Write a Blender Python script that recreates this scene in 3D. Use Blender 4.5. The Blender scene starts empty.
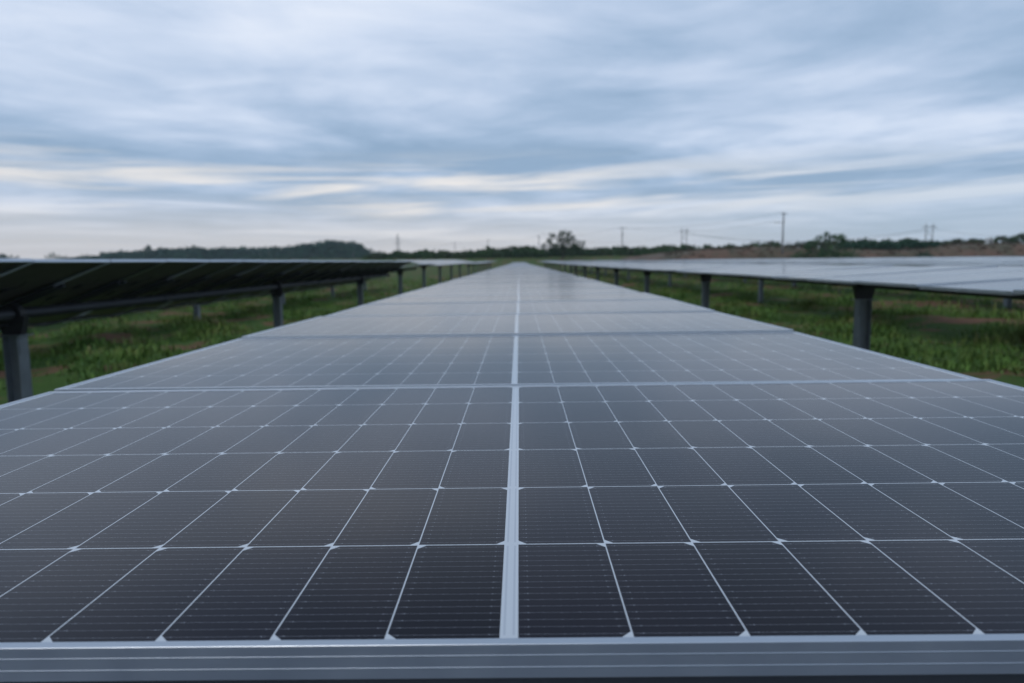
import bpy, math, random
import numpy as np
from mathutils import Matrix, Vector

random.seed(7)
rng = np.random.default_rng(11)
sc = bpy.context.scene
COL = sc.collection
R = math.radians

# ---------------------------------------------------------------- camera
EYE = 1.92
CAM = Vector((0.0105, -0.516, EYE))
YAW, PITCH, ROLL = -0.01144, 0.11659, 0.0087
cam = bpy.data.cameras.new('camera')
cam.sensor_width = 36.0
cam.lens = 24.0
cam.clip_start = 0.02
cam.clip_end = 20000
cam.dof.use_dof = True
cam.dof.focus_distance = 0.86
cam.dof.aperture_fstop = 4.8
cam.dof.aperture_blades = 0
co = bpy.data.objects.new('camera', cam)
COL.objects.link(co)
fwd = Vector((math.sin(YAW) * math.cos(PITCH), math.cos(YAW) * math.cos(PITCH), -math.sin(PITCH)))
rt0 = Vector((math.cos(YAW), -math.sin(YAW), 0))
up0 = rt0.cross(fwd)
rt = rt0 * math.cos(ROLL) - up0 * math.sin(ROLL)
up = rt0 * math.sin(ROLL) + up0 * math.cos(ROLL)
m = Matrix(((rt.x, up.x, -fwd.x), (rt.y, up.y, -fwd.y), (rt.z, up.z, -fwd.z))).to_4x4()
m.translation = CAM
co.matrix_world = m
sc.camera = co


# ---------------------------------------------------------------- node helper
class NT:
    def __init__(s, tree):
        s.t = tree
        tree.nodes.clear()

    def n(s, typ, **kw):
        nd = s.t.nodes.new(typ)
        for k, v in kw.items():
            setattr(nd, k, v)
        return nd

    def lk(s, a, b):
        s.t.links.new(a, b)

    def put(s, sock, v):
        if hasattr(v, 'is_linked'):
            s.lk(v, sock)
        else:
            sock.default_value = v

    def m(s, op, a, b=0.0, c=0.0, clamp=False):
        nd = s.n('ShaderNodeMath', operation=op, use_clamp=clamp)
        s.put(nd.inputs[0], a)
        s.put(nd.inputs[1], b)
        s.put(nd.inputs[2], c)
        return nd.outputs[0]

    def mix(s, f, a, b):
        nd = s.n('ShaderNodeMix', data_type='RGBA')
        s.put(nd.inputs[0], f)
        s.put(nd.inputs[6], a)
        s.put(nd.inputs[7], b)
        return nd.outputs[2]

    def ramp(s, f, stops):
        nd = s.n('ShaderNodeValToRGB')
        e = nd.color_ramp.elements
        while len(e) < len(stops):
            e.new(0.5)
        for el, (p, c) in zip(e, stops):
            el.position = p
            el.color = c if len(c) == 4 else (*c, 1)
        s.put(nd.inputs[0], f)
        return nd.outputs[0]

    def noise(s, vec, scale, detail=4, rough=0.55, dist=0.0):
        nd = s.n('ShaderNodeTexNoise')
        if vec is not None:
            s.lk(vec, nd.inputs['Vector'])
        nd.inputs['Scale'].default_value = scale
        nd.inputs['Detail'].default_value = detail
        nd.inputs['Roughness'].default_value = rough
        nd.inputs['Distortion'].default_value = dist
        return nd.outputs[0]

    def sm(s, x, lo, hi):
        nd = s.n('ShaderNodeMapRange', interpolation_type='SMOOTHSTEP')
        s.put(nd.inputs[0], x)
        nd.inputs[1].default_value = lo
        nd.inputs[2].default_value = hi
        nd.inputs[3].default_value = 0
        nd.inputs[4].default_value = 1
        return nd.outputs[0]

    def xyz(s, x, y, z=0.0):
        nd = s.n('ShaderNodeCombineXYZ')
        s.put(nd.inputs[0], x)
        s.put(nd.inputs[1], y)
        s.put(nd.inputs[2], z)
        return nd.outputs[0]


# ---------------------------------------------------------------- world: overcast evening sky
SUN_EL, SUN_AZ = R(52), R(215)
w = bpy.data.worlds.new('World')
sc.world = w
w.use_nodes = True
N = NT(w.node_tree)
tc = N.n('ShaderNodeTexCoord')
sep = N.n('ShaderNodeSeparateXYZ')
N.lk(tc.outputs['Generated'], sep.inputs[0])
dx, dy, dz = sep.outputs
sky = N.n('ShaderNodeTexSky', sky_type='NISHITA')
sky.sun_disc = False
sky.sun_elevation = SUN_EL
sky.sun_rotation = SUN_AZ
z = N.m('MAXIMUM', dz, 0.0)
zz = N.m('ADD', z, 0.055)
px = N.m('DIVIDE', dx, zz)
py = N.m('DIVIDE', dy, zz)
# cloud deck seen in perspective, its streets bowed gently across the view
yb = N.m('MULTIPLY_ADD', N.m('MULTIPLY', px, px), 0.035, py)
v1 = N.xyz(N.m('MULTIPLY', px, 0.62), N.m('MULTIPLY', yb, 0.64), 3.3)
n1 = N.noise(v1, 0.85, 6, 0.53, 0.6)
v2 = N.xyz(N.m('MULTIPLY_ADD', yb, 0.12, px), N.m('MULTIPLY', yb, 1.15), 2.6)
n2 = N.noise(v2, 1.7, 5, 0.58, 0.5)
v3 = N.xyz(N.m('MULTIPLY', px, 0.36), N.m('MULTIPLY', yb, 0.46), 4.4)
n3 = N.noise(v3, 0.9, 3, 0.5, 0.3)
dens = N.m('ADD', N.m('MULTIPLY', n1, 0.48), N.m('ADD', N.m('MULTIPLY', n2, 0.16), N.m('MULTIPLY', n3, 0.36)))
el = N.m('ARCSINE', dz)
# the deck is thickest in a belt some way above the horizon, thinner above it
belt = N.m('MULTIPLY', N.sm(el, 0.07, 0.13), N.m('SUBTRACT', 1.0, N.sm(el, 0.17, 0.29)))
dens = N.m('ADD', N.m('MULTIPLY_ADD', belt, -0.030, dens), N.m('MULTIPLY', N.sm(el, 0.20, 0.32), 0.012))
ccol = N.ramp(dens, [(0.41, (0.225, 0.325, 0.460)), (0.475, (0.295, 0.395, 0.540)),
                     (0.53, (0.395, 0.485, 0.630)), (0.58, (0.510, 0.585, 0.715)), (0.66, (0.67, 0.715, 0.80))])
# broken, brighter band of thin cloud low over the horizon, warm where it thins most
v4 = N.xyz(N.m('MULTIPLY', dx, 2.0), N.m('MULTIPLY_ADD', el, 27.0, N.m('MULTIPLY', dx, -0.9)), 2.2)
n4 = N.noise(v4, 1.5, 5, 0.55, 0.5)
left = N.m('SUBTRACT', 1.0, N.sm(dx, -0.10, 0.60))
band = N.m('MULTIPLY', N.sm(el, 0.045, 0.085), N.m('SUBTRACT', 1.0, N.sm(el, 0.095, 0.165)))
gap = N.m('MULTIPLY', N.sm(n4, 0.42, 0.68), band)
gcol = N.mix(left, (0.57, 0.62, 0.70, 1), (0.79, 0.735, 0.68, 1))
c2 = N.mix(N.m('MULTIPLY', gap, 0.92), ccol, gcol)
# horizon veil
veil = N.m('MULTIPLY', N.m('SUBTRACT', 1.0, N.sm(el, 0.005, 0.115)), N.m('MULTIPLY_ADD', n2, -0.35, 1.08))
vcol = N.mix(left, (0.37, 0.45, 0.535, 1), (0.57, 0.545, 0.53, 1))
c3 = N.mix(N.m('MULTIPLY', veil, 0.92, 0, True), c2, vcol)
# unseen sky high ahead darkened, added so the near cells reflect less light
over = N.m('MULTIPLY', N.sm(el, 0.34, 0.52), N.sm(dy, -0.1, 0.3))
c3 = N.mix(N.m('MULTIPLY', over, 0.42), c3, (0.10, 0.14, 0.21, 1))
b1 = N.n('ShaderNodeBackground')
N.lk(sky.outputs[0], b1.inputs[0])
b1.inputs[1].default_value = 0.08
b2 = N.n('ShaderNodeBackground')
N.lk(c3, b2.inputs[0])
b2.inputs[1].default_value = 0.95
mx = N.n('ShaderNodeMixShader')
mx.inputs[0].default_value = 0.94
N.lk(b1.outputs[0], mx.inputs[1])
N.lk(b2.outputs[0], mx.inputs[2])
out = N.n('ShaderNodeOutputWorld')
N.lk(mx.outputs[0], out.inputs[0])

sun = bpy.data.lights.new('sun', 'SUN')
sun.energy = 0.55
sun.angle = R(25)
sun.color = (1.0, 0.96, 0.9)
so = bpy.data.objects.new('sun', sun)
COL.objects.link(so)
sd = Vector((math.sin(SUN_AZ) * math.cos(SUN_EL), math.cos(SUN_AZ) * math.cos(SUN_EL), math.sin(SUN_EL)))
so.rotation_euler = sd.to_track_quat('Z', 'Y').to_euler()
so.location = (0, 0, 50)

sc.view_settings.view_transform = 'Standard'
sc.view_settings.look = 'None'
sc.view_settings.exposure = 0.45
sc.view_settings.gamma = 1.0
sc.render.engine = 'CYCLES'
sc.cycles.use_denoising = True
sc.cycles.max_bounces = 6
sc.cycles.volume_bounces = 0
sc.cycles.sample_clamp_indirect = 4


# ---------------------------------------------------------------- materials
def mat(name):
    mt = bpy.data.materials.new(name)
    mt.use_nodes = True
    n = NT(mt.node_tree)
    p = n.n('ShaderNodeBsdfPrincipled')
    o = n.n('ShaderNodeOutputMaterial')
    n.lk(p.outputs[0], o.inputs[0])
    return mt, n, p


def simple(name, col, rough=0.6, metal=0.0, var=0.25, scale=6.0, spec=0.5):
    mt, n, p = mat(name)
    t = n.n('ShaderNodeTexCoord')
    f = n.noise(t.outputs['Object'], scale, 5, 0.6)
    a = tuple(c * (1 - var) for c in col) + (1,)
    b = tuple(min(1, c * (1 + var)) for c in col) + (1,)
    n.lk(n.mix(f, a, b), p.inputs['Base Color'])
    n.lk(n.m('MULTIPLY_ADD', f, 0.3, rough - 0.15), p.inputs['Roughness'])
    p.inputs['Metallic'].default_value = metal
    p.inputs['Specular IOR Level'].default_value = spec
    return mt


PW, PD = 2.278, 1.127          # module
CXP, CYP = 0.0928, 0.184       # cell pitch


def make_cell_material():
    mt, n, p = mat('photovoltaic cells under glass')
    t = n.n('ShaderNodeTexCoord')
    s = n.n('ShaderNodeSeparateXYZ')
    n.lk(t.outputs['Object'], s.inputs[0])
    x, y = s.outputs[0], s.outputs[1]
    ax = n.m('ABSOLUTE', x)
    a = n.m('SUBTRACT', ax, 0.0075)
    fx = n.m('MULTIPLY', n.m('FRACT', n.m('DIVIDE', a, CXP)), CXP)
    b = n.m('ADD', y, 0.5515)
    rr = n.m('DIVIDE', b, CYP)
    fy = n.m('MULTIPLY', n.m('FRACT', rr), CYP)
    odd = n.m('MODULO', n.m('FLOOR', rr), 2.0)
    ina = n.m('MULTIPLY', n.m('GREATER_THAN', a, 0.0), n.m('LESS_THAN', a, 1.1118))
    inb = n.m('MULTIPLY', n.m('GREATER_THAN', b, 0.0), n.m('LESS_THAN', b, 1.102))
    cell = n.m('MULTIPLY', n.m('MULTIPLY', ina, inb),
               n.m('MULTIPLY', n.m('LESS_THAN', fx, 0.0915), n.m('LESS_THAN', fy, 0.1823)))
    # the two clipped corners of each half cell
    far = n.m('SUBTRACT', 0.0915, fx)
    cx = n.m('ADD', n.m('MULTIPLY', odd, fx), n.m('MULTIPLY', n.m('SUBTRACT', 1.0, odd), far))
    cy = n.m('MINIMUM', fy, n.m('SUBTRACT', 0.1823, fy))
    cell = n.m('MULTIPLY', cell, n.m('GREATER_THAN', n.m('ADD', cx, cy), 0.0085))
    # busbar wires, ten to a cell, and their solder pads
    bf = n.m('ABSOLUTE', n.m('SUBTRACT', n.m('FRACT', n.m('DIVIDE', fy, 0.011393)), 0.5))
    bus = n.m('LESS_THAN', bf, 0.021)
    pf = n.m('ABSOLUTE', n.m('SUBTRACT', n.m('FRACT', n.m('DIVIDE', n.m('ADD', fx, 0.0022), 0.0159)), 0.5))
    pad = n.m('MULTIPLY', n.m('LESS_THAN', pf, 0.030), n.m('LESS_THAN', bf, 0.045))
    endp = n.m('MULTIPLY', n.m('LESS_THAN', bf, 0.055),
               n.m('LESS_THAN', n.m('ABSOLUTE', n.m('SUBTRACT', n.m('MINIMUM', fx, far), 0.0085)), 0.0007))
    oi = n.n('ShaderNodeObjectInfo')
    # each cell a shade of its own
    wn = n.n('ShaderNodeTexWhiteNoise', noise_dimensions='4D')
    n.lk(n.xyz(n.m('FLOOR', n.m('DIVIDE', n.m('MULTIPLY_ADD', n.m('SIGN', x), 0.0, x), CXP)), n.m('FLOOR', rr), 0.0),
         wn.inputs['Vector'])
    n.lk(oi.outputs['Random'], wn.inputs['W'])
    base = n.mix(wn.outputs[0], (0.0036, 0.0032, 0.0074, 1), (0.0070, 0.0060, 0.0125, 1))
    base = n.mix(bus, base, (0.14, 0.145, 0.17, 1))
    base = n.mix(n.m('MAXIMUM', n.m('MULTIPLY', pad, 0.55), endp), base, (0.22, 0.235, 0.27, 1))
    # backsheet, with the flat ribbons in the middle gap
    rb = n.m('MULTIPLY', n.m('LESS_THAN', n.m('ABSOLUTE', n.m('SUBTRACT', ax, 0.0038)), 0.0010),
             n.m('LESS_THAN', n.m('ABSOLUTE', n.m('SUBTRACT', n.m('FRACT', rr), 0.5)), 0.475))
    sheet = n.mix(rb, (0.56, 0.60, 0.64, 1), (0.46, 0.50, 0.55, 1))
    colr = n.mix(cell, sheet, base)
    # thin dust film
    d1 = n.noise(t.outputs['Object'], 3.0, 6, 0.65, 0.3)
    dust = n.m('MULTIPLY', n.sm(d1, 0.38, 0.8), 0.010)
    sp = n.n('ShaderNodeTexVoronoi')
    n.lk(t.outputs['Object'], sp.inputs['Vector'])
    sp.inputs['Scale'].default_value = 38.0
    spk = n.m('MULTIPLY', n.m('LESS_THAN', sp.outputs[0], 0.035), 0.10)
    colr = n.mix(n.m('ADD', dust, spk), colr, (0.42, 0.40, 0.37, 1))
    n.lk(colr, p.inputs['Base Color'])
    n.lk(n.m('MULTIPLY_ADD', d1, 0.07, 0.085), p.inputs['Roughness'])
    p.inputs['IOR'].default_value = 1.25
    # very slight waviness of the pane
    bp = n.n('ShaderNodeBump')
    bp.inputs['Strength'].default_value = 0.05
    bp.inputs['Distance'].default_value = 0.01
    n.lk(n.noise(t.outputs['Object'], 2.2, 2, 0.5), bp.inputs['Height'])
    n.lk(bp.outputs[0], p.inputs['Normal'])
    return mt


M_CELL = make_cell_material()
M_ALU = simple('anodised aluminium', (0.57, 0.61, 0.66), 0.36, 1.0, 0.05, 14)
M_BACK = simple('dark module rear', (0.120, 0.105, 0.125), 0.5, 0.0, 0.2, 4)
M_STEEL = simple('galvanised steel', (0.27, 0.30, 0.33), 0.55, 0.6, 0.35, 9)
M_TUBE = simple('weathered galvanised tube', (0.065, 0.070, 0.080), 0.55, 0.5, 0.3, 5)
M_BEAR = simple('black bearing', (0.03, 0.03, 0.035), 0.5, 0.0, 0.2, 12)
M_POLE = simple('grey concrete pole', (0.20, 0.19, 0.185), 0.8, 0.0, 0.2, 2)
M_LATT = simple('lattice steel', (0.17, 0.18, 0.19), 0.6, 0.5, 0.2, 2)
M_WIRE = simple('cable', (0.08, 0.085, 0.09), 0.6, 0.0, 0.1, 2)
M_WHITE = simple('pale painted metal', (0.62, 0.62, 0.60), 0.6, 0.0, 0.1, 2)
M_BARK = simple('bark', (0.06, 0.048, 0.036), 0.9, 0.0, 0.4, 3)


def foliage_mat(name, dark, light, brown=None, scale=0.35):
    mt, n, p = mat(name)
    g = n.n('ShaderNodeNewGeometry')
    f = n.noise(g.outputs['Position'], scale, 4, 0.65)
    c = n.mix(n.sm(f, 0.32, 0.68), dark + (1,), light + (1,))
    if brown:
        f2 = n.noise(g.outputs['Position'], scale * 0.45, 4, 0.6)
        c = n.mix(n.sm(f2, 0.50, 0.66), c, brown + (1,))
    n.lk(n.mix(n.m('MULTIPLY', g.outputs['Random Per Island'], 0.45), c, tuple(d * 0.6 for d in dark) + (1,)),
         p.inputs['Base Color'])
    p.inputs['Roughness'].default_value = 0.75
    p.inputs['Specular IOR Level'].default_value = 0.2
    return mt


M_FOREST = foliage_mat('forest leaves', (0.014, 0.055, 0.034), (0.034, 0.105, 0.050), None, 0.06)
M_TREELINE = foliage_mat('field edge leaves', (0.020, 0.056, 0.018), (0.055, 0.115, 0.030), (0.085, 0.068, 0.045), 0.10)
M_SCRUB = foliage_mat('dry scrub', (0.045, 0.050, 0.024), (0.13, 0.085, 0.055), (0.12, 0.062, 0.042), 0.12)
M_TREE = foliage_mat('dark tree leaves', (0.020, 0.046, 0.018), (0.046, 0.086, 0.032), None, 0.4)
M_BUSH = foliage_mat('bright bush leaves', (0.034, 0.085, 0.034), (0.085, 0.17, 0.06), None, 0.4)


# ---------------------------------------------------------------- mesh helpers
class MB:
    def __init__(s):
        s.v, s.f, s.mi = [], [], []

    def quadloop(s, loops, closed=True, mi=0, wrap=False):
        """loops: list of rings with the same number of points; skins them"""
        base = len(s.v)
        k = len(loops[0])
        for lp in loops:
            s.v.extend(tuple(p) for p in lp)
        nl = len(loops)
        for i in range(nl if wrap else nl - 1):
            i2 = (i + 1) % nl
            for j in range(k if closed else k - 1):
                j2 = (j + 1) % k
                s.f.append((base + i * k + j, base + i * k + j2, base + i2 * k + j2, base + i2 * k + j))
                s.mi.append(mi)
        return base

    def cap(s, base, k, flip=False, mi=0):
        idx = list(range(base, base + k))
        s.f.append(tuple(reversed(idx)) if flip else tuple(idx))
        s.mi.append(mi)

    def tube(s, a, b, ra, rb=None, k=8, mi=0):
        a, b = Vector(a), Vector(b)
        rb = ra if rb is None else rb
        d = (b - a).normalized()
        u = d.orthogonal().normalized()
        v = d.cross(u)
        ring = lambda c, r: [c + (u * math.cos(2 * math.pi * i / k) + v * math.sin(2 * math.pi * i / k)) * r for i in range(k)]
        bs = s.quadloop([ring(a, ra), ring(b, rb)], True, mi)
        s.cap(bs, k, True, mi)
        s.cap(bs + k, k, False, mi)

    def path(s, pts, r, k=5, mi=0):
        rings = []
        for i, p in enumerate(pts):
            p = Vector(p)
            d = (Vector(pts[min(i + 1, len(pts) - 1)]) - Vector(pts[max(i - 1, 0)])).normalized()
            u = d.cross(Vector((0, 0, 1)))
            u = u.normalized() if u.length > 1e-4 else Vector((1, 0, 0))
            v = d.cross(u)
            rr = r[i] if isinstance(r, (list, tuple)) else r
            rings.append([p + (u * math.cos(2 * math.pi * j / k) + v * math.sin(2 * math.pi * j / k)) * rr for j in range(k)])
        bs = s.quadloop(rings, True, mi)
        s.cap(bs, k, True, mi)
        s.cap(bs + (len(pts) - 1) * k, k, False, mi)

    def box(s, x0, x1, y0, y1, z0, z1, mi=0):
        b = s.quadloop([[(x0, y0, z0), (x1, y0, z0), (x1, y1, z0), (x0, y1, z0)],
                        [(x0, y0, z1), (x1, y0, z1), (x1, y1, z1), (x0, y1, z1)]], True, mi)
        s.cap(b, 4, True, mi)
        s.cap(b + 4, 4, False, mi)

    def prism(s, poly, axis_pts, mi=0):
        """poly: list of 2D points (x,y); extruded between z values"""
        z0, z1 = axis_pts
        b = s.quadloop([[(p[0], p[1], z0) for p in poly], [(p[0], p[1], z1) for p in poly]], True, mi)
        k = len(poly)
        s.cap(b, k, True, mi)
        s.cap(b + k, k, False, mi)

    def mesh(s, name, mats, smooth=False):
        me = bpy.data.meshes.new(name)
        me.from_pydata(s.v, [], s.f)
        for mt in mats:
            me.materials.append(mt)
        me.polygons.foreach_set('material_index', s.mi)
        if smooth:
            me.polygons.foreach_set('use_smooth', [True] * len(s.f))
        me.update()
        return me


def link(name, me, parent=None, loc=None, rot=None):
    o = bpy.data.objects.new(name, me)
    COL.objects.link(o)
    if parent:
        o.parent = parent
    if loc is not None:
        o.location = loc
    if rot is not None:
        o.rotation_euler = rot
    return o


def tag(o, label=None, cat=None, group=None, kind=None):
    if label:
        o['label'] = label
    if cat:
        o['category'] = cat
    if group:
        o['group'] = group
    if kind:
        o['kind'] = kind
    return o


def empty(name, loc, label, cat, group=None, rotz=0.0):
    o = bpy.data.objects.new(name, None)
    COL.objects.link(o)
    o.empty_display_size = 0.3
    o.location = loc
    o.rotation_euler = (0, 0, rotz)
    return tag(o, label, cat, group)


def np_mesh(name, V, F, mats, mi=None):
    me = bpy.data.meshes.new(name)
    k = F.shape[1]
    me.vertices.add(len(V))
    me.vertices.foreach_set('co', np.ascontiguousarray(V, dtype=np.float32).ravel())
    me.loops.add(F.size)
    me.loops.foreach_set('vertex_index', np.ascontiguousarray(F, dtype=np.int32).ravel())
    me.polygons.add(len(F))
    me.polygons.foreach_set('loop_start', np.arange(0, F.size, k, dtype=np.int32))
    me.polygons.foreach_set('loop_total', np.full(len(F), k, dtype=np.int32))
    for mt in mats:
        me.materials.append(mt)
    if mi is not None:
        me.polygons.foreach_set('material_index', np.ascontiguousarray(mi, dtype=np.int32))
    me.update(calc_edges=True)
    return me


# ---------------------------------------------------------------- ground
def gz(x, y):
    x = np.asarray(x, float)
    y = np.asarray(y, float)
    h = 0.05 * np.sin(x * 0.83 + 1.3) * np.cos(y * 0.47 + .4) + 0.035 * np.sin(x * 1.9 + y * 1.3)
    h = h + 0.02 * np.sin(3.1 * x - 2.2 * y + .7) - 0.02
    h = h + 0.045 * np.clip(x - 6, 0, 9)
    far = np.clip((y - 60) / 120, 0, 1)
    rise = np.clip((y - 205) / 50, 0, 1)
    return h + 0.25 * far + 3.2 * rise * rise * (3 - 2 * rise)


def build_ground():
    n = 420
    u = np.linspace(-1, 1, n)
    def warp(t, k):
        return np.sign(t) * (np.abs(t) * 22 + (np.exp(np.abs(t) * k) - 1) * 1480 / (math.exp(k) - 1))
    gx = warp(u, 9.0)
    gy = warp(u, 9.0) + 14
    X, Y = np.meshgrid(gx, gy)
    Z = gz(X, Y)
    V = np.stack([X, Y, Z], -1).reshape(-1, 3)
    i = np.arange(n * n).reshape(n, n)
    F = np.stack([i[:-1, :-1], i[:-1, 1:], i[1:, 1:], i[1:, :-1]], -1).reshape(-1, 4)
    mt, nn, p = mat('meadow soil')
    g = nn.n('ShaderNodeNewGeometry')
    f1 = nn.noise(g.outputs['Position'], 0.55, 6, 0.62, 0.4)
    f2 = nn.noise(g.outputs['Position'], 3.0, 6, 0.65)
    gc = nn.mix(f2, (0.036, 0.080, 0.018, 1), (0.075, 0.125, 0.032, 1))
    scol = nn.mix(f2, (0.11, 0.060, 0.036, 1), (0.22, 0.125, 0.08, 1))
    nn.lk(nn.mix(nn.sm(f1, 0.51, 0.59), gc, scol), p.inputs['Base Color'])
    p.inputs['Roughness'].default_value = 0.95
    p.inputs['Specular IOR Level'].default_value = 0.1
    bp = nn.n('ShaderNodeBump')
    bp.inputs['Strength'].default_value = 0.6
    bp.inputs['Distance'].default_value = 0.05
    nn.lk(f2, bp.inputs['Height'])
    nn.lk(bp.outputs[0], p.inputs['Normal'])
    o = link('ground', np_mesh('ground', V, F, [mt]))
    tag(o, kind='structure')


build_ground()


def build_added_track():  # unseen gravel sheet added behind the camera for the front frame to reflect
    n = 40
    X, Y = np.meshgrid(np.linspace(-60, 60, n * 3), np.linspace(-13, -0.25, n))
    Z = np.maximum(gz(X, Y), -.05) * .2 + .10 + .015 * np.sin(X * .7) * np.sin(Y)
    i = np.arange(n * n * 3).reshape(n, n * 3)
    F = np.stack([i[:-1, :-1], i[:-1, 1:], i[1:, 1:], i[1:, :-1]], -1).reshape(-1, 4)
    mt, nn, p = mat('added track gravel')
    g = nn.n('ShaderNodeNewGeometry')
    f = nn.noise(g.outputs['Position'], 4.0, 8, 0.7)
    nn.lk(nn.mix(f, (0.11, 0.125, 0.15, 1), (0.18, 0.20, 0.23, 1)), p.inputs['Base Color'])
    p.inputs['Roughness'].default_value = 0.95
    tag(link('added_gravel_track', np_mesh('added_gravel_track', np.stack([X, Y, Z], -1).reshape(-1, 3), F, [mt])), kind='structure')


build_added_track()


def build_hills():
    # wooded ridge far left, and the red soil bank beyond the rows on the right
    mt, n, p = mat('hill soil')
    g = n.n('ShaderNodeNewGeometry')
    f = n.noise(g.outputs['Position'], 0.05, 5, 0.6)
    n.lk(n.mix(f, (0.024, 0.040, 0.022, 1), (0.050, 0.062, 0.030, 1)), p.inputs['Base Color'])
    p.inputs['Roughness'].default_value = 0.95
    nx, ny = 120, 40
    X, Y = np.meshgrid(np.linspace(-520, -90, nx), np.linspace(560, 760, ny))
    Z = hill_h(X, Y) - 0.6
    i = np.arange(nx * ny).reshape(ny, nx)
    F = np.stack([i[:-1, :-1], i[:-1, 1:], i[1:, 1:], i[1:, :-1]], -1).reshape(-1, 4)
    tag(link('hill', np_mesh('hill', np.stack([X, Y, Z], -1).reshape(-1, 3), F, [mt])), kind='structure')


HX = np.array([-600, -401, -396, -385, -346, -300, -215, -197, -182, -164, -154, -145, -136, -122, -80.])
HZ = np.array([-1, -1, 4.5, 6.5, 10.0, 10.2, 10.6, 13.2, 16.2, 16.0, 13.4, 8.5, 4.0, 0.5, -1.])


def hill_h(X, Y):
    ridge = np.interp(X, HX, HZ)
    t = np.clip((Y - 560) / 70, 0, 1) * np.clip((770 - Y) / 60, 0, 1)
    return ridge * t


build_hills()


def bank_h(X, Y):
    prof = np.interp(X, [26, 36, 48, 64, 78, 92, 106, 120, 139, 190, 240], [-1, 2.4, 4.1, 4.9, 4.4, 3.8, 3.9, 5.2, 5.0, 6.0, 6.5])
    t = np.clip((Y - 172) / 10, 0, 1)
    t = t * t * (3 - 2 * t)
    return prof * t + 0.30 + 0.18 * np.sin(X * .31 + Y * .2) * t


def build_bank():
    mt, n, p = mat('red soil bank')
    g = n.n('ShaderNodeNewGeometry')
    f = n.noise(g.outputs['Position'], 0.10, 6, 0.65, 0.5)
    f2 = n.noise(g.outputs['Position'], 0.6, 5, 0.6)
    c = n.mix(n.sm(f, 0.40, 0.62), (0.050, 0.052, 0.026, 1), (0.125, 0.064, 0.040, 1))
    c = n.mix(n.m('MULTIPLY', f2, 0.5), c, (0.17, 0.125, 0.085, 1))
    n.lk(c, p.inputs['Base Color'])
    p.inputs['Roughness'].default_value = 0.95
    nx, ny = 160, 50
    X, Y = np.meshgrid(np.linspace(28, 250, nx), np.linspace(170, 300, ny))
    Z = bank_h(X, Y) - 0.5 * (Y < 171)
    i = np.arange(nx * ny).reshape(ny, nx)
    F = np.stack([i[:-1, :-1], i[:-1, 1:], i[1:, 1:], i[1:, :-1]], -1).reshape(-1, 4)
    tag(link('embankment', np_mesh('embankment', np.stack([X, Y, Z], -1).reshape(-1, 3), F, [mt])), kind='structure')


build_bank()

# ---------------------------------------------------------------- solar trackers


def ringrect(o, zc):
    x, y = PW / 2 - o, PD / 2 - o
    return [(-x, -y, zc), (x, -y, zc), (x, y, zc), (-x, y, zc)]


def frame_mesh():
    b = MB()
    prof = [(0.0090, -0.0032), (0.0090, -0.0004), (0.0086, 0.0), (0.0003, 0.0), (0.0, -0.0003),
            (0.0, -0.0088), (-0.0002, -0.0091), (-0.0002, -0.0099), (0.0, -0.0103),
            (0.0, -0.0188), (-0.0002, -0.0191), (-0.0002, -0.0199), (0.0, -0.0203),
            (0.0, -0.0282), (0.0006, -0.0288), (0.028, -0.0288), (0.028, -0.0272), (0.002, -0.0272), (0.002, -0.009),
            (0.0090, -0.009)]
    b.quadloop([ringrect(o, zc) for o, zc in prof], True, 0, wrap=True)
    b.f = [tuple(reversed(f)) for f in b.f]
    return b.mesh('frame', [M_ALU])


def panel_mesh():
    b = MB()
    r1, r0 = ringrect(0.0080, -0.0020), ringrect(0.0080, -0.0075)
    bs = b.quadloop([r0, r1], True, 1)
    b.cap(bs, 4, True, 1)
    b.cap(bs + 4, 4, False, 0)
    return b.mesh('solar_panel', [M_CELL, M_BACK])


def rail_mesh():
    b = MB()
    for y in (-PD / 2 + 0.06,):
        b.box(-0.52, 0.52, y - 0.02, y + 0.02, -0.070, -0.0300)
    return b.mesh('mounting_rail', [M_TUBE])


def jbox_mesh():
    b = MB()
    b.box(-0.05, 0.05, -0.03, 0.03, -0.026, -0.0078)
    b.path([(0.05, 0, -.016), (.12, .01, -.03), (.2, -.02, -.045), (.27, 0, -.02)], .004, 5)
    return b.mesh('junction_box', [M_BEAR])


def post_mesh(h):
    """galvanised H-section pile"""
    b = MB()
    w_, d_, t = 0.078, 0.080, 0.008
    poly = [(-w_, -d_), (-w_ + t, -d_), (-w_ + t, -t / 2), (w_ - t, -t / 2), (w_ - t, -d_), (w_, -d_),
            (w_, d_), (w_ - t, d_), (w_ - t, t / 2), (-w_ + t, t / 2), (-w_ + t, d_), (-w_, d_)]
    b.prism(poly, (-0.6, h))
    b.box(-0.125, 0.125, -0.11, 0.11, h + 0.001, h + 0.014)
    for s in (-1, 1):
        b.box(s * 0.0815 - 0.003, s * 0.0815 + 0.003, -0.06, 0.06, h - 0.20, h - 0.02)
    return b.mesh('post', [M_STEEL])


def bearing_mesh():
    b = MB()
    k = 20
    rings = []
    for r, yy in ((0.070, -0.045), (0.112, -0.045), (0.118, -0.03), (0.118, 0.03), (0.112, 0.045), (0.070, 0.045)):
        rings.append([(r * math.cos(2 * math.pi * i / k), yy, r * math.sin(2 * math.pi * i / k)) for i in range(k)])
    b.quadloop(rings, True, 0, wrap=True)
    q = b.quadloop([[(-0.10, -0.04, -0.21), (0.10, -0.04, -0.21), (0.10, 0.04, -0.21), (-0.10, 0.04, -0.21)],
                    [(-0.145, -0.04, -0.02), (0.145, -0.04, -0.02), (0.145, 0.04, -0.02), (-0.145, 0.04, -0.02)]], True)
    b.cap(q, 4, True)
    b.cap(q + 4, 4)
    return b.mesh('bearing', [M_BEAR])


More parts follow.
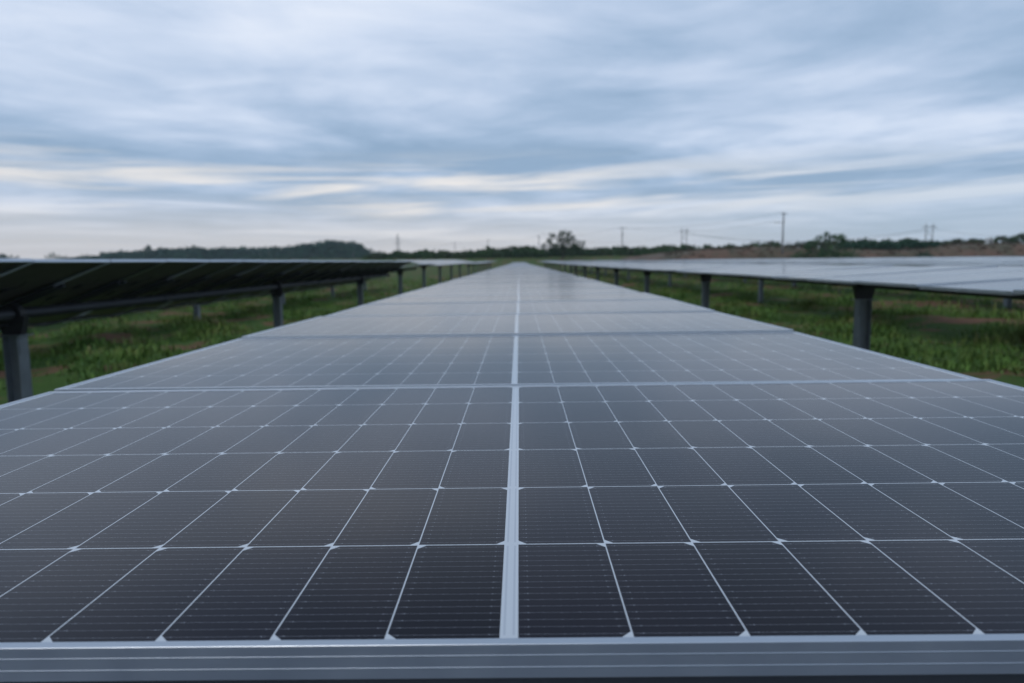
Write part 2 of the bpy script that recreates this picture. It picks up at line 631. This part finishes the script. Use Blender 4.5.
def tube_mesh(L):
    b = MB()
    k = 10
    r = 0.060
    ring = lambda y: [(r * math.cos(2 * math.pi * (i + .5) / k), y, r * math.sin(2 * math.pi * (i + .5) / k)) for i in range(k)]
    bs = b.quadloop([ring(0.09), ring(L - 0.09)], True)
    b.cap(bs, k, True)
    b.cap(bs + k, k, False)
    # sleeves where tube lengths are joined
    y = 3.2
    while y < L:
        b.tube((0, y - .12, 0), (0, y + .12, 0), 0.067, None, 10)
        y += 7.8
    return b.mesh('torque_tube', [M_TUBE], True)


ME_JBOX = jbox_mesh()
ME_FRAME, ME_PANEL, ME_RAIL, ME_BEAR = frame_mesh(), panel_mesh(), rail_mesh(), bearing_mesh()
STEP = PD + 0.021
TUBE_DROP = 0.16            # panel plane above tube axis


def tracker(x, y0, count, zc, tilt, post0, label, post_step=7.8, zend=None, rails=False, jitter=1.0, panels=True, group='rows of solar panels in the field'):
    """x centre line, y0 front edge, zc panel plane height over the centre line, tilt in degrees (+ = left side lower)"""
    L = count * STEP
    g0 = float(gz(x, y0))
    t = R(tilt)
    root = empty('solar_tracker', (x, y0, g0), label, 'solar array', group)
    zend = zc if zend is None else zend
    slope = math.atan2(zend - zc, L)
    ax = Vector((math.sin(t), 0, -math.cos(t))) * TUBE_DROP       # panel plane -> tube axis
    zt = zc - g0 + ax.z
    link('torque_tube', tube_mesh(L), root, (ax.x, 0, zt), (slope, 0, 0))
    if panels:
        for i in range(count):
            yc = (i + 0.5) * STEP
            j = jitter if i > 0 else 0.0
            lift = (0, -.0015, .003, -.002, .003, -.003)[i % 6] * min(1, jitter)
            nod = (0, .06, -.22, .16, -.20, .14)[i % 6] * min(1, jitter)
            p = link('solar_panel', ME_PANEL, root,
                     (random.uniform(-.005, .005) * j, yc, zc - g0 + math.tan(slope) * yc + random.uniform(-.0015, .0015) * j + lift),
                     (slope + R(random.gauss(0, 0.08)) * j + R(nod), -t + R(random.gauss(0, 0.16)) * j, R(random.gauss(0, .03)) * j))
            link('frame', ME_FRAME, p)
            if rails:
                for xx in (-0.34, 0.0, 0.34):
                    link('junction_box', ME_JBOX, p, (xx, 0, 0))
                link('mounting_rail', ME_RAIL, p)
                link('mounting_rail', ME_RAIL, p, (0, PD - 0.12, 0))
    if rails:
        q = MB()
        pts = []
        for k in range(int(L / .65)):
            yy = k * .65
            pts.append((ax.x - .03, yy, zt - .10 - (.05 if k % 2 else 0) - random.uniform(0, .02)))
        q.path(pts, .014, 6)
        link('cable', q.mesh('cable', [M_BEAR], True), root)
    y = post0 - 0.5
    first = {}
    while y < y0 + L - 0.2:
        if y > y0:
            tz = zt + math.tan(slope) * (y - y0)
            gl = float(gz(x, y)) - g0
            h = round(tz - 0.225 - gl, 2)
            if h not in first:
                first[h] = post_mesh(h)
            po = link('post', first[h], root, (ax.x, y - y0, tz - 0.225 - h))
            link('bearing', ME_BEAR, po, (0, 0, h + 0.225))
        y += post_step
    return root


YF = -0.016 - 0.007 + 0.007
# the row the camera looks along
mid = tracker(0, -0.012 - 0.0105, 58, EYE - 0.298, 0.38, 3.4,
        'long middle row of blue black solar panels running straight away from the near metal edge', zend=EYE - 0.30, jitter=0.8)
eb_ = MB()  # made-up dark beam, added to darken the strip below the front edge
eb_.box(-1.10, 1.10, 0.022, 0.072, -0.078, -0.0300)
eb_.box(-1.10, 1.10, 0.022, 0.027, -0.118, -0.0785)
link('added_dark_beam', eb_.mesh('added_dark_beam', [M_TUBE]), mid, (0, 0, EYE - 0.298 - mid.location.z), (0, -R(0.38), 0))
tracker(0, 67.6, 58, EYE - 0.31, 0.5, 71.0,
        'far continuation of the middle row of solar panels narrowing towards the trees', zend=EYE - 0.16)
# left neighbour: steeply tilted, its dark rear towards us
tracker(-5.33, -1.4, 25, EYE - 0.353, 21.3, 7.03,
        'steeply tilted solar row on the left showing its dark underside and bright edge', rails=True)
tracker(-5.33, 28.0, 6, EYE - 0.20, 6.0, 30.6,
        'short nearly level piece of the left solar row just past its steeply tilted length', zend=EYE - 0.15)
tracker(-5.33, 35.6, 29, EYE - 0.02, -7.0, 38.5,
        'pale glinting part of the left solar row further away, tipped towards the middle row', zend=EYE + 0.10)
tracker(-5.33, 70.4, 55, EYE - 0.15, -1.0, 72.5,
        'farthest part of the left solar row, ending beside the tree line', zend=EYE + 0.10)
tracker(-10.9, -1.4, 44, EYE - 0.40, 21.3, 6.0, post_step=8.4, label=
        'second solar row on the left, its posts standing in grass behind the tilted row')
tracker(-16.3, -1.4, 50, EYE - 0.42, 21.3, 10.8,
        'third solar row on the left, known by small far posts in the grass')
# right side
tracker(4.62, -1.4, 52, EYE - 0.170, 3.1, 9.2,
        'nearest solar row on the right with dark front edge and stout posts over grass', jitter=1.4)
tracker(4.62, 59.0, 60, EYE - 0.13, 3.0, 61.5,
        'far continuation of the nearest right hand solar row, narrowing towards the trees', zend=EYE + .05)
tracker(9.9, -1.4, 58, EYE - 0.120, 0.7, 11.1, post_step=8.5, label=
        'second solar row on the right, directly behind the nearest right hand row', zend=EYE - .13, jitter=1.4)
tracker(9.9, 66.0, 58, EYE - 0.12, 1.2, 71.0,
        'far continuation of the second solar row on the right', zend=EYE + .05)
tracker(15.2, 2.4, 60, EYE - 0.09, 2.4, 13.1, post_step=8.3, label=
        'third solar row on the right, a thin grey strip behind the second row', zend=EYE - .05, jitter=1.4)
tracker(15.2, 72.4, 55, EYE - 0.05, 1.4, 76.5,
        'far continuation of the third solar row on the right', zend=EYE + .08)
tracker(20.5, 6.0, 80, EYE - 0.03, 1.8, 24.5,
        'fourth solar row on the right, a thin strip below the red bank', zend=EYE + .02)
tracker(25.8, 10.0, 80, EYE + 0.0, 1.4, 14.5,
        'fifth and last solar row on the right, lying nearest the red bank', zend=EYE + .06)


# ---------------------------------------------------------------- grass and weeds between the rows
def build_grass():
    def scatter(n, x0, x1, y0, y1, h0, h1, wd, lean, pw=1.6):
        # denser near the camera
        u = rng.random(n)
        y = y0 + (y1 - y0) * u ** pw
        x = x0 + (x1 - x0) * rng.random(n)
        patch = np.sin(x * 1.7 + 2.1 * np.sin(y * .6)) + np.sin(y * 1.1 + 1.4 * np.sin(x * .9 + 1)) + 0.6 * np.sin(x * 3.9 + y * 2.7)
        keep = rng.random(n) < np.clip(0.55 + 0.42 * patch, 0.03, 1)
        x, y, patch = x[keep], y[keep], patch[keep]
        n = len(x)
        h = (h0 + (h1 - h0) * rng.random(n) ** 2) * np.clip(0.8 + .25 * patch, .4, 1.4)
        a = rng.random(n) * 2 * np.pi
        ln = lean * (0.3 + rng.random(n)) * h
        d = np.stack([np.cos(a), np.sin(a)], 1)
        pn = np.stack([-d[:, 1], d[:, 0]], 1)
        w_ = wd * (0.6 + .8 * rng.random(n))[:, None]
        g = gz(x, y)
        B = np.stack([x, y], 1)
        midp = B + d * (ln * .35)[:, None]
        tip = B + d * ln[:, None]
        V = np.zeros((n, 5, 3))
        V[:, 0, :2] = B - pn * w_ * .5
        V[:, 1, :2] = B + pn * w_ * .5
        V[:, 2, :2] = midp + pn * w_ * .5
        V[:, 3, :2] = midp - pn * w_ * .5
        V[:, 4, :2] = tip
        V[:, 0, 2] = V[:, 1, 2] = g - 0.02
        V[:, 2, 2] = V[:, 3, 2] = g + h * .6
        V[:, 4, 2] = g + h * (1 - .25 * lean)
        i = np.arange(n)[:, None] * 5
        T = np.concatenate([i + [0, 1, 2], i + [0, 2, 3], i + [3, 2, 4]], 0)
        return V.reshape(-1, 3), T
    def clumps(nc, x0, x1, y0, y1):
        Vs, Ts, o = [], [], 0
        for _ in range(nc):
            cx_, cy_ = rng.uniform(x0, x1), y0 + (y1 - y0) * rng.random() ** 1.5
            rr = rng.uniform(.12, .45)
            hh = rng.uniform(.25, .55)
            v, t = scatter(int(90 + 500 * rr * rr), cx_ - rr, cx_ + rr, cy_ - rr, cy_ + rr, .4 * hh, hh, .016, .9, 1.0)
            if len(v):
                Vs.append(v)
                Ts.append(t + o)
                o += len(v)
        return np.concatenate(Vs), np.concatenate(Ts)
    sets = [clumps(130, -12, -1.2, 2, 40), clumps(130, 1.2, 13, 2, 40), scatter(120000, -12.5, -1.0, 0.5, 34, .05, .24, .011, .7),
            scatter(120000, 1.0, 13, 0.5, 40, .05, .26, .011, .7),
            scatter(30000, -22, -1.0, 12, 75, .10, .34, .03, .7),
            scatter(30000, 1.0, 26, 14, 85, .10, .34, .03, .7)]
    leaves = [scatter(40000, -9, -1.0, 2, 34, .04, .16, .028, 1.5),
              scatter(40000, 1.0, 10, 2, 34, .04, .16, .028, 1.5)]

    def join(parts):
        V, T, o = [], [], 0
        for v, t in parts:
            V.append(v)
            T.append(t + o)
            o += len(v)
        return np.concatenate(V), np.concatenate(T)
    mt, n, p = mat('meadow grass')
    g = n.n('ShaderNodeNewGeometry')
    f = n.noise(g.outputs['Position'], 0.7, 5, 0.62, 0.3)
    c = n.ramp(f, [(0.30, (0.036, 0.095, 0.016)), (0.45, (0.080, 0.175, 0.028)), (0.57, (0.140, 0.205, 0.040)), (0.69, (0.23, 0.175, 0.085))])
    c = n.mix(n.m('MULTIPLY', g.outputs['Random Per Island'], 0.35), c, (0.12, 0.16, 0.04, 1))
    n.lk(c, p.inputs['Base Color'])
    p.inputs['Roughness'].default_value = 0.7
    p.inputs['Specular IOR Level'].default_value = 0.25
    V, T = join(sets)
    tag(link('grass', np_mesh('grass', V, T, [mt])), 'rough meadow grass growing between the rows of panels', 'grass', kind='stuff')
    mt2, n, p = mat('broad weed leaves')
    g = n.n('ShaderNodeNewGeometry')
    f = n.noise(g.outputs['Position'], 0.9, 3, 0.6)
    c = n.ramp(f, [(0.35, (0.040, 0.11, 0.014)), (0.55, (0.095, 0.22, 0.024)), (0.65, (0.15, 0.30, 0.03))])
    n.lk(n.mix(n.m('MULTIPLY', g.outputs['Random Per Island'], 0.5), c, (0.045, 0.08, 0.02, 1)), p.inputs['Base Color'])
    p.inputs['Roughness'].default_value = 0.6
    V, T = join(leaves)
    tag(link('weeds', np_mesh('weeds', V, T, [mt2])), 'bright leafy weeds sprouting among the meadow grass', 'weeds', kind='stuff')


build_grass()


# ---------------------------------------------------------------- trees
def leaf_cloud(blobs, per, size, flat=0.0):
    """blobs: (cx,cy,cz,rx,ry,rz); small leaf-clump triangles and quads through each blob's volume"""
    Vs, n_all = [], 0
    for (cx, cy, cz, rx, ry, rz) in blobs:
        n = max(8, int(per * (rx * rz) ** 1.0))
        d = rng.normal(size=(n, 3))
        d /= np.linalg.norm(d, axis=1)[:, None]
        r = rng.random(n) ** 0.42 * (0.86 + 0.28 * np.sin(d[:, 0] * 5 + cx) * np.cos(d[:, 2] * 4 + cz))
        c = np.array([cx, cy, cz]) + d * r[:, None] * np.array([rx, ry, rz])
        a = rng.normal(size=(n, 3))
        a /= np.linalg.norm(a, axis=1)[:, None]
        b = np.cross(a, rng.normal(size=(n, 3)))
        b /= np.linalg.norm(b, axis=1)[:, None]
        s = size * (0.5 + rng.random(n))[:, None]
        Vs.append(np.stack([c - a * s, c + b * s * .55, c + a * s, c - b * s * .55], 1))
    V = np.concatenate(Vs)
    n = len(V)
    return V.reshape(-1, 3), np.arange(n * 4).reshape(n, 4)


def at(px, depth):
    """world x of a picture column at a given distance along the rows"""
    return (px - 512) / 682.7 * depth - 0.01144 * depth


def zat(px, py, depth):
    hor = 341.5 - 682.7 * math.tan(PITCH) - (px - 512) * ROLL
    return EYE + (hor - py) / 682.7 * depth * 1.02


def lone_tree(name, label, px, depth, top_py, blobs_rel, base, mt, per=6, size=.35, group=None, sp=1.0):
    X = at(px, depth)
    zt = zat(px, top_py, depth)
    H = zt - base
    root = empty(name, (X, depth, base), label, 'bush' if 'bush' in name else 'tree', group)
    mb = MB()
    r0 = max(.06, H * .028)
    mb.path([(0, 0, -0.4), (0.03 * H, 0, H * .2), (-.02 * H, .02 * H, H * .45), (.01 * H, 0, H * .72)], [r0 * 1.3, r0, r0 * .7, r0 * .3], 8)
    blobs = []
    for (bx, bz, rx, rz) in blobs_rel:
        by = random.uniform(-.12, .12) * H
        blobs.append((bx * H * sp, by, bz * H, rx * H, rx * H * .9, rz * H))
        mb.path([(0, 0, H * min(.3, bz * .6)), (bx * H * .6 * sp, by * .6, H * bz * .8), (bx * H * sp, by, H * bz)], [r0 * .5, r0 * .35, r0 * .12], 6)
    link('trunk', mb.mesh('trunk', [M_BARK], True), root)
    V, F = leaf_cloud(blobs, per, size)
    link('crown', np_mesh('crown', V, F, [mt]), root)
    return root


# open branching tree right of the end of the rows
lone_tree('tree', 'dark open crowned tree standing tall above the tree line just right of the middle row',
          563, 235, 230.5, [(-.46, .60, .17, .17), (-.36, .78, .16, .13), (-.14, .66, .15, .18), (.0, .88, .20, .12), (.20, .84, .20, .14),
                          (.30, .66, .24, .18), (.08, .62, .26, .2), (.06, .40, .40, .24), (-.34, .40, .26, .22), (.44, .46, .26, .2), (.72, .50, .13, .12),
                          (-.66, .40, .16, .14), (.5, .28, .35, .22), (-.2, .25, .4, .22)],
          3.0, M_TREE, 40.0, .30)
tops = [(random.uniform(-.55, .62), random.uniform(.55, .86), random.uniform(.10, .18), random.uniform(.10, .17)) for _ in range(12)]
lone_tree('bush', 'large bright green bush with ragged top on the red bank right of the tallest pole',
          820, 170, 232.5, [(0, .34, .40, .34), (-.40, .34, .30, .28), (.42, .34, .36, .30), (.75, .28, .26, .26), (-.70, .22, .24, .22),
                          (.05, .90, .13, .10), (-.12, .80, .15, .12)] + tops,
          bank_h(np.array(75.), np.array(170.)).item() - .3, M_BUSH, 90, .20)
lone_tree('bush', 'small rounded dark bush on the red bank below the twin pole frame at right',
          921, 168, 248.5, [(0, .5, .45, .45), (-.4, .4, .3, .3), (.35, .38, .35, .32)], 1.0, M_FOREST, 60, .2)
lone_tree('tree', 'small round topped tree rising from the left end of the wooded ridge',
          150, 628, 244.0, [(0, .7, .25, .28), (-.2, .5, .25, .3), (.2, .5, .25, .3)], 10.0, M_FOREST, 6, .7)
lone_tree('tree', 'broad topped tree rising from the wooded ridge left of its high knoll',
          196, 628, 244.5, [(0, .7, .34, .26), (-.3, .55, .22, .3), (.3, .55, .25, .3)], 10.0, M_FOREST, 6, .7)
lone_tree('tree', 'small feathery tree standing alone on the horizon left of the wooded ridge',
          53, 560, 251.5, [(0, .7, .3, .28), (-.4, .5, .25, .3), (.3, .5, .35, .3)], 1.0, M_FOREST, 8.0, .5)
lone_tree('tree', 'loose crowned tree above the tree line left of the middle row end',
          466, 250, 247.5, [(0, .75, .2, .2), (-.25, .6, .2, .2), (.28, .6, .22, .2), (.1, .4, .3, .3)], 0.2, M_TREE, 26, .3)


def wood(name, label, cat, blobs, per, size, mt):
    V, F = leaf_cloud(blobs, per, size)
    tag(link(name, np_mesh(name, V, F, [mt])), label, cat, kind='stuff')


# forest over the ridge
bl = []
for i in range(1500):
    x = random.uniform(-418, -112)
    y = random.uniform(600, 700) if i % 2 else random.uniform(565, 640)
    h = float(hill_h(np.array(x), np.array(y)))
    if h <= 0.6:
        continue
    e = min(1.0, max(.4, (x + 400) / 12))
    r = random.uniform(2.4, 4.0)
    bl.append((x, y, h + random.uniform(1.0, 5.2) * e, r, r, r * random.uniform(.8, 1.1)))
wood('forest', 'dark forest covering the low ridge on the far left', 'forest', bl, 5.0, 0.80, M_FOREST)
bl = []
for i in range(200):
    px = random.uniform(-60, 30)
    x = at(px, 560)
    r = random.uniform(1.6, 2.8)
    top = 12.0 * min(1, max(.15, (32 - px) / 30))
    bl.append((x, 560 + random.uniform(0, 20), random.uniform(0, 1) * top, r, r, r))
wood('forest', 'dark clump of woodland at the left edge of the horizon', 'forest', bl, 6, 0.6, M_FOREST)


def hedge(px0, px1, d0, d1, prof, n, rlo, rhi, base, jit=(-1.0, .25), fill=.45):
    """irregular belt of crowns whose tops follow prof (picture column, row); low crowns fill it to the ground"""
    res = []
    for i in range(n):
        px = random.uniform(px0, px1)
        d = random.uniform(d0, d1)
        x = at(px, d)
        zt = zat(px, np.interp(px, prof[0], prof[1]), d) + .5 * math.sin(px * .21) * math.sin(px * .077 + 1)
        zb = base(x, d)
        r = random.uniform(rlo, rhi)
        if random.random() < fill:
            zc_ = zb + random.random() * .5 * max(.3, zt - zb)
        else:
            r *= random.uniform(.45, 1.0)
            zc_ = max(zb + .3, zt - r * .85 + random.uniform(*jit) * 1.3 * (1 if random.random() < .8 else 1.6))
        res.append((x, d, zc_, r * 1.3, r, r))
    return res


flat = lambda x, y: float(gz(x, y))
bank = lambda x, y: float(bank_h(np.array(x), np.array(float(y))))
wood('tree_line', 'low green tree line closing the field behind the rows of panels', 'trees',
     hedge(366, 640, 245, 285, ([366, 385, 395, 430, 470, 490, 520, 545, 600, 640],
                                [256, 253, 251.5, 251, 251.5, 248.5, 247, 248.5, 248, 247.5]), 1500, .9, 1.7, flat), 22, 0.34, M_TREELINE)
wood('tree_line', 'dark trees between the lone utility pole and the left end of the red bank', 'trees',
     hedge(636, 716, 225, 262, ([636, 690, 705, 716], [247.5, 245.5, 246, 249]), 330, .8, 1.5, flat), 24, 0.34, M_TREELINE)
wood('tree_line', 'dark green trees along the top of the red bank on the right', 'trees',
     hedge(716, 1130, 215, 250, ([716, 740, 760, 800, 830, 850, 900, 935, 955, 985, 1005, 1015, 1040, 1130],
                                 [247, 245, 242.5, 243.5, 240.5, 240.5, 240, 241.5, 241, 239, 237.5, 235, 233, 230]), 900, .8, 1.4, bank, (-.6, .25), .3), 24, 0.32, M_TREELINE)
wood('tree_line', 'lower belt of dark green trees on the face of the red bank right of the bright bush', 'trees',
     hedge(838, 932, 182, 190, ([838, 860, 900, 932], [242.5, 242, 241.5, 243]), 260, .6, 1.0,
           lambda x, y: bank(x, y) + .55, (-.5, .2), .4), 30, 0.25, M_FOREST)
bl = []
for i in range(1100):
    px = random.uniform(665, 1100)
    d = random.uniform(174, 210)
    x = at(px, d)
    zb = bank(x, d)
    r = random.uniform(.2, .7)
    bl.append((x, d, zb + r * .3, r * 1.5, r, r * .8))
wood('scrub', 'dry brownish scrub growing over the red bank', 'scrub', bl, 50, 0.18, M_SCRUB)

# ---------------------------------------------------------------- poles, pylon, cables
POLES = []


def crossarm_pole(px, depth, top_py, base, label, arms, r=0.16, stub=True):
    X = at(px, depth)
    H = zat(px, top_py, depth) - base
    root = empty('utility_pole', (X, depth, base), label, 'utility pole', 'utility poles along the horizon')
    b = MB()
    b.path([(0, 0, -.5), (0, 0, H * .5), (0, 0, H)], [r * 1.25, r * 1.05, r * .8], 10)
    link('pole', b.mesh('pole', [M_POLE], True), root)
    pts = []
    for (zf, x0, x1) in arms:
        c = MB()
        c.box(x0, x1, -.06 - r, .06 - r, H * zf - .07, H * zf + .07)
        arm = link('crossarm', c.mesh('crossarm', [M_LATT]), root)
        for xx in (x0 + .1, x1 - .1):
            q = MB()
            q.tube((xx, -r, H * zf + .08), (xx, -r, H * zf + .34), .07, .04, 6)
            link('insulator', q.mesh('insulator', [M_WHITE]), arm)
            pts.append(Vector((X + xx, depth - r, base + H * zf + .34)))
    POLES.append(pts)
    return pts


def h_frame(px0, px1, depth, top_py, base, label):
    xa, xb = at(px0, depth), at(px1, depth)
    H = zat(px0, top_py, depth) - base
    X = (xa + xb) / 2
    root = empty('utility_pole', (X, depth, base), label, 'utility pole', 'utility poles along the horizon')
    hw = (xb - xa) / 2
    for s in (-1, 1):
        b = MB()
        b.path([(s * hw, 0, -.5), (s * hw, 0, H)], [.24, .17], 10)
        link('pole', b.mesh('pole', [M_POLE], True), root)
    c = MB()
    c.box(-hw * 1.9, hw * 1.9, -.14, .14, H * .90, H * .90 + .3)
    arm = link('crossarm', c.mesh('crossarm', [M_LATT]), root)
    c = MB()
    c.tube((-hw, 0, H * .62), (hw, 0, H * .86), .07)
    c.tube((hw, .2, H * .62), (-hw, .2, H * .86), .07)
    link('brace', c.mesh('brace', [M_LATT]), root)
    pts = []
    for xx in (-hw * 1.8, 0, hw * 1.8):
        q = MB()
        q.tube((xx, 0, H * .90 - .01), (xx, 0, H * .90 - 1.0), .09, .06, 6)
        link('insulator', q.mesh('insulator', [M_WHITE]), arm)
        pts.append(Vector((X + xx, depth, base + H * .90 - 1.0)))
    return pts


pA = crossarm_pole(780.5, 178, 214, 0.6, 'tallest utility pole with crossarms, standing on the red bank left of the bright bush',
                   [(.965, -.9, .9), (.80, -2.4, .3)], .2)
pB = crossarm_pole(622, 262, 228, 0.2, 'utility pole with crossarms, between the dark tree and a twin pole frame',
                   [(.97, -1.7, 1.7), (.80, -.5, .5)], .2)
pC = crossarm_pole(539.5, 345, 236, 0.2, 'thin utility pole just left of the dark open crowned tree', [(.96, -1.2, 1.2)], .2)
pD = crossarm_pole(489, 430, 240, 0.2, 'small distant utility pole above the tree line left of the middle row', [(.96, -1.4, 1.4)], .2)
pE = crossarm_pole(456, 430, 243, 0.2, 'faint distant utility pole between the lattice pylon and the middle row', [(.96, -1.2, 1.2)], .18)
hA = h_frame(680.5, 685.5, 385, 229, 0.2, 'grey twin pole frame with crossbeam, left of the tallest pole')
hB = h_frame(920, 927, 330, 225, 0.4, 'pale twin pole frame with crossbeam at right above the small dark bush')


def pylon(px, depth, top_py, base, label):
    X = at(px, depth)
    H = zat(px, top_py, depth) - base
    root = empty('lattice_pylon', (X, depth, base), label, 'pylon')
    b = MB()
    wid = lambda f: np.interp(f, [0, .55, .8, 1], [3.2, 1.2, .7, .15])
    lv = np.linspace(0, 1, 10)
    r = .11
    for i in range(len(lv) - 1):
        a, c = wid(lv[i]), wid(lv[i + 1])
        z0, z1 = lv[i] * H, lv[i + 1] * H
        P0 = [(-a, -a, z0), (a, -a, z0), (a, a, z0), (-a, a, z0)]
        P1 = [(-c, -c, z1), (c, -c, z1), (c, c, z1), (-c, c, z1)]
        for k in range(4):
            k2 = (k + 1) % 4
            b.tube(P0[k], P1[k], r, None, 5)
            b.tube(P0[k], P1[k2], r * .7, None, 4)
            b.tube(P0[k2], P1[k], r * .7, None, 4)
    link('lattice_mast', b.mesh('lattice_mast', [M_LATT]), root)
    pts = []
    for f, wd in ((.70, 4.2), (.84, 3.2)):
        c = MB()
        for s in (-1, 1):
            c.tube((0, 0, H * f), (s * wd, 0, H * f + .1), .1, None, 5)
            c.tube((0, 0, H * f + 1.1), (s * wd, 0, H * f + .1), .08, None, 5)
            pts.append(Vector((X + s * wd, depth, base + H * f)))
        link('crossarm', c.mesh('crossarm', [M_LATT]), root)
    return pts


pT = pylon(399.5, 700, 234.5, 0.5, 'grey lattice power pylon on the skyline right of the wooded ridge')


def cable(a, b, sag, r, label):
    pts = []
    for i in range(17):
        f = i / 16
        p = a.lerp(b, f)
        pts.append((p.x, p.y, p.z - sag * 4 * f * (1 - f)))
    mb = MB()
    mb.path(pts, r, 5)
    o = link('power_cable', mb.mesh('power_cable', [M_WIRE], True))
    tag(o, label, 'power cable', 'power cables across the horizon')


cable(pB[1], pA[0], 1.6, 0.022, 'upper cable slung between the tallest pole and the pole left of the twin frame')
cable(pB[0], pA[2], 2.2, 0.022, 'lower cable slung between the tallest pole and the pole left of the twin frame')
cable(pC[1], pB[0], 1.8, 0.028, 'cable from the thin pole by the dark tree to the pole at its right')
cable(pD[1], pC[0], 2.0, 0.031, 'cable slung between the two thin poles either side of the middle row end')
cable(pE[1], pD[0], 1.4, 0.031, 'cable slung between the faint pole and the small pole left of the middle row')
for k, wd in enumerate(('left', 'middle', 'right')):
    cable(hA[k], hB[k], 5.0 + .3 * k, 0.037, '%s cable of the span between the two twin pole frames' % wd)
eb = Vector((at(1110, 300), 300, zat(1110, 223, 300)))
cable(hB[2], eb, 4.5, 0.037, 'cable running off to the right from the pale twin pole frame')
far_l = Vector((at(295, 760), 760, zat(295, 243, 760)))
cable(pT[2], far_l, 4.0, 0.056, 'cable running from the lattice pylon left behind the wooded ridge')
cable(pT[3], pE[0], 5.5, 0.043, 'cable running from the lattice pylon right to the faint pole')
e2 = Vector((at(560, 330), 330, zat(560, 238, 330)))
cable(hA[0], pC[1] + Vector((0, 0, 1.2)), 5.0, 0.037, 'long cable from the grey twin pole frame to the thin pole by the dark tree')

# small pale cabin on the right bank
cx = at(983, 186)
cz = float(bank_h(np.array(cx), np.array(186.)))
root = empty('cabin', (cx, 186, cz), 'tiny pale cabin with pitched roof on the red bank at far right', 'cabin')
b = MB()
b.box(-.7, .7, -.6, .6, -.3, 1.15)
link('wall', b.mesh('wall', [M_WHITE]), root)
b = MB()
b.quadloop([[(-.85, -.75, 1.153), (0, -.75, 1.75), (.85, -.75, 1.153)], [(-.85, .75, 1.153), (0, .75, 1.75), (.85, .75, 1.153)]], True)
b.cap(0, 3, True)
b.cap(3, 3)
link('roof', b.mesh('roof', [M_WHITE]), root)
b = MB()
b.box(-.28, .28, -.64, -.602, 0, .95)
link('door', b.mesh('door', [M_LATT]), root)

# ---------------------------------------------------------------- haze: pale even air over the whole field
hm = bpy.data.materials.new('haze')
hm.use_nodes = True
H = NT(hm.node_tree)
pv = H.n('ShaderNodeVolumePrincipled')
pv.inputs['Color'].default_value = (0.80, 0.88, 1.0, 1)
pv.inputs['Density'].default_value = 0.00017
pv.inputs['Anisotropy'].default_value = 0.0
ho = H.n('ShaderNodeOutputMaterial')
H.lk(pv.outputs[0], ho.inputs['Volume'])
b = MB()
b.box(-1560, 1560, -1550, 1560, -2.2, 40)
tag(link('haze', b.mesh('haze', [hm])), kind='stuff')
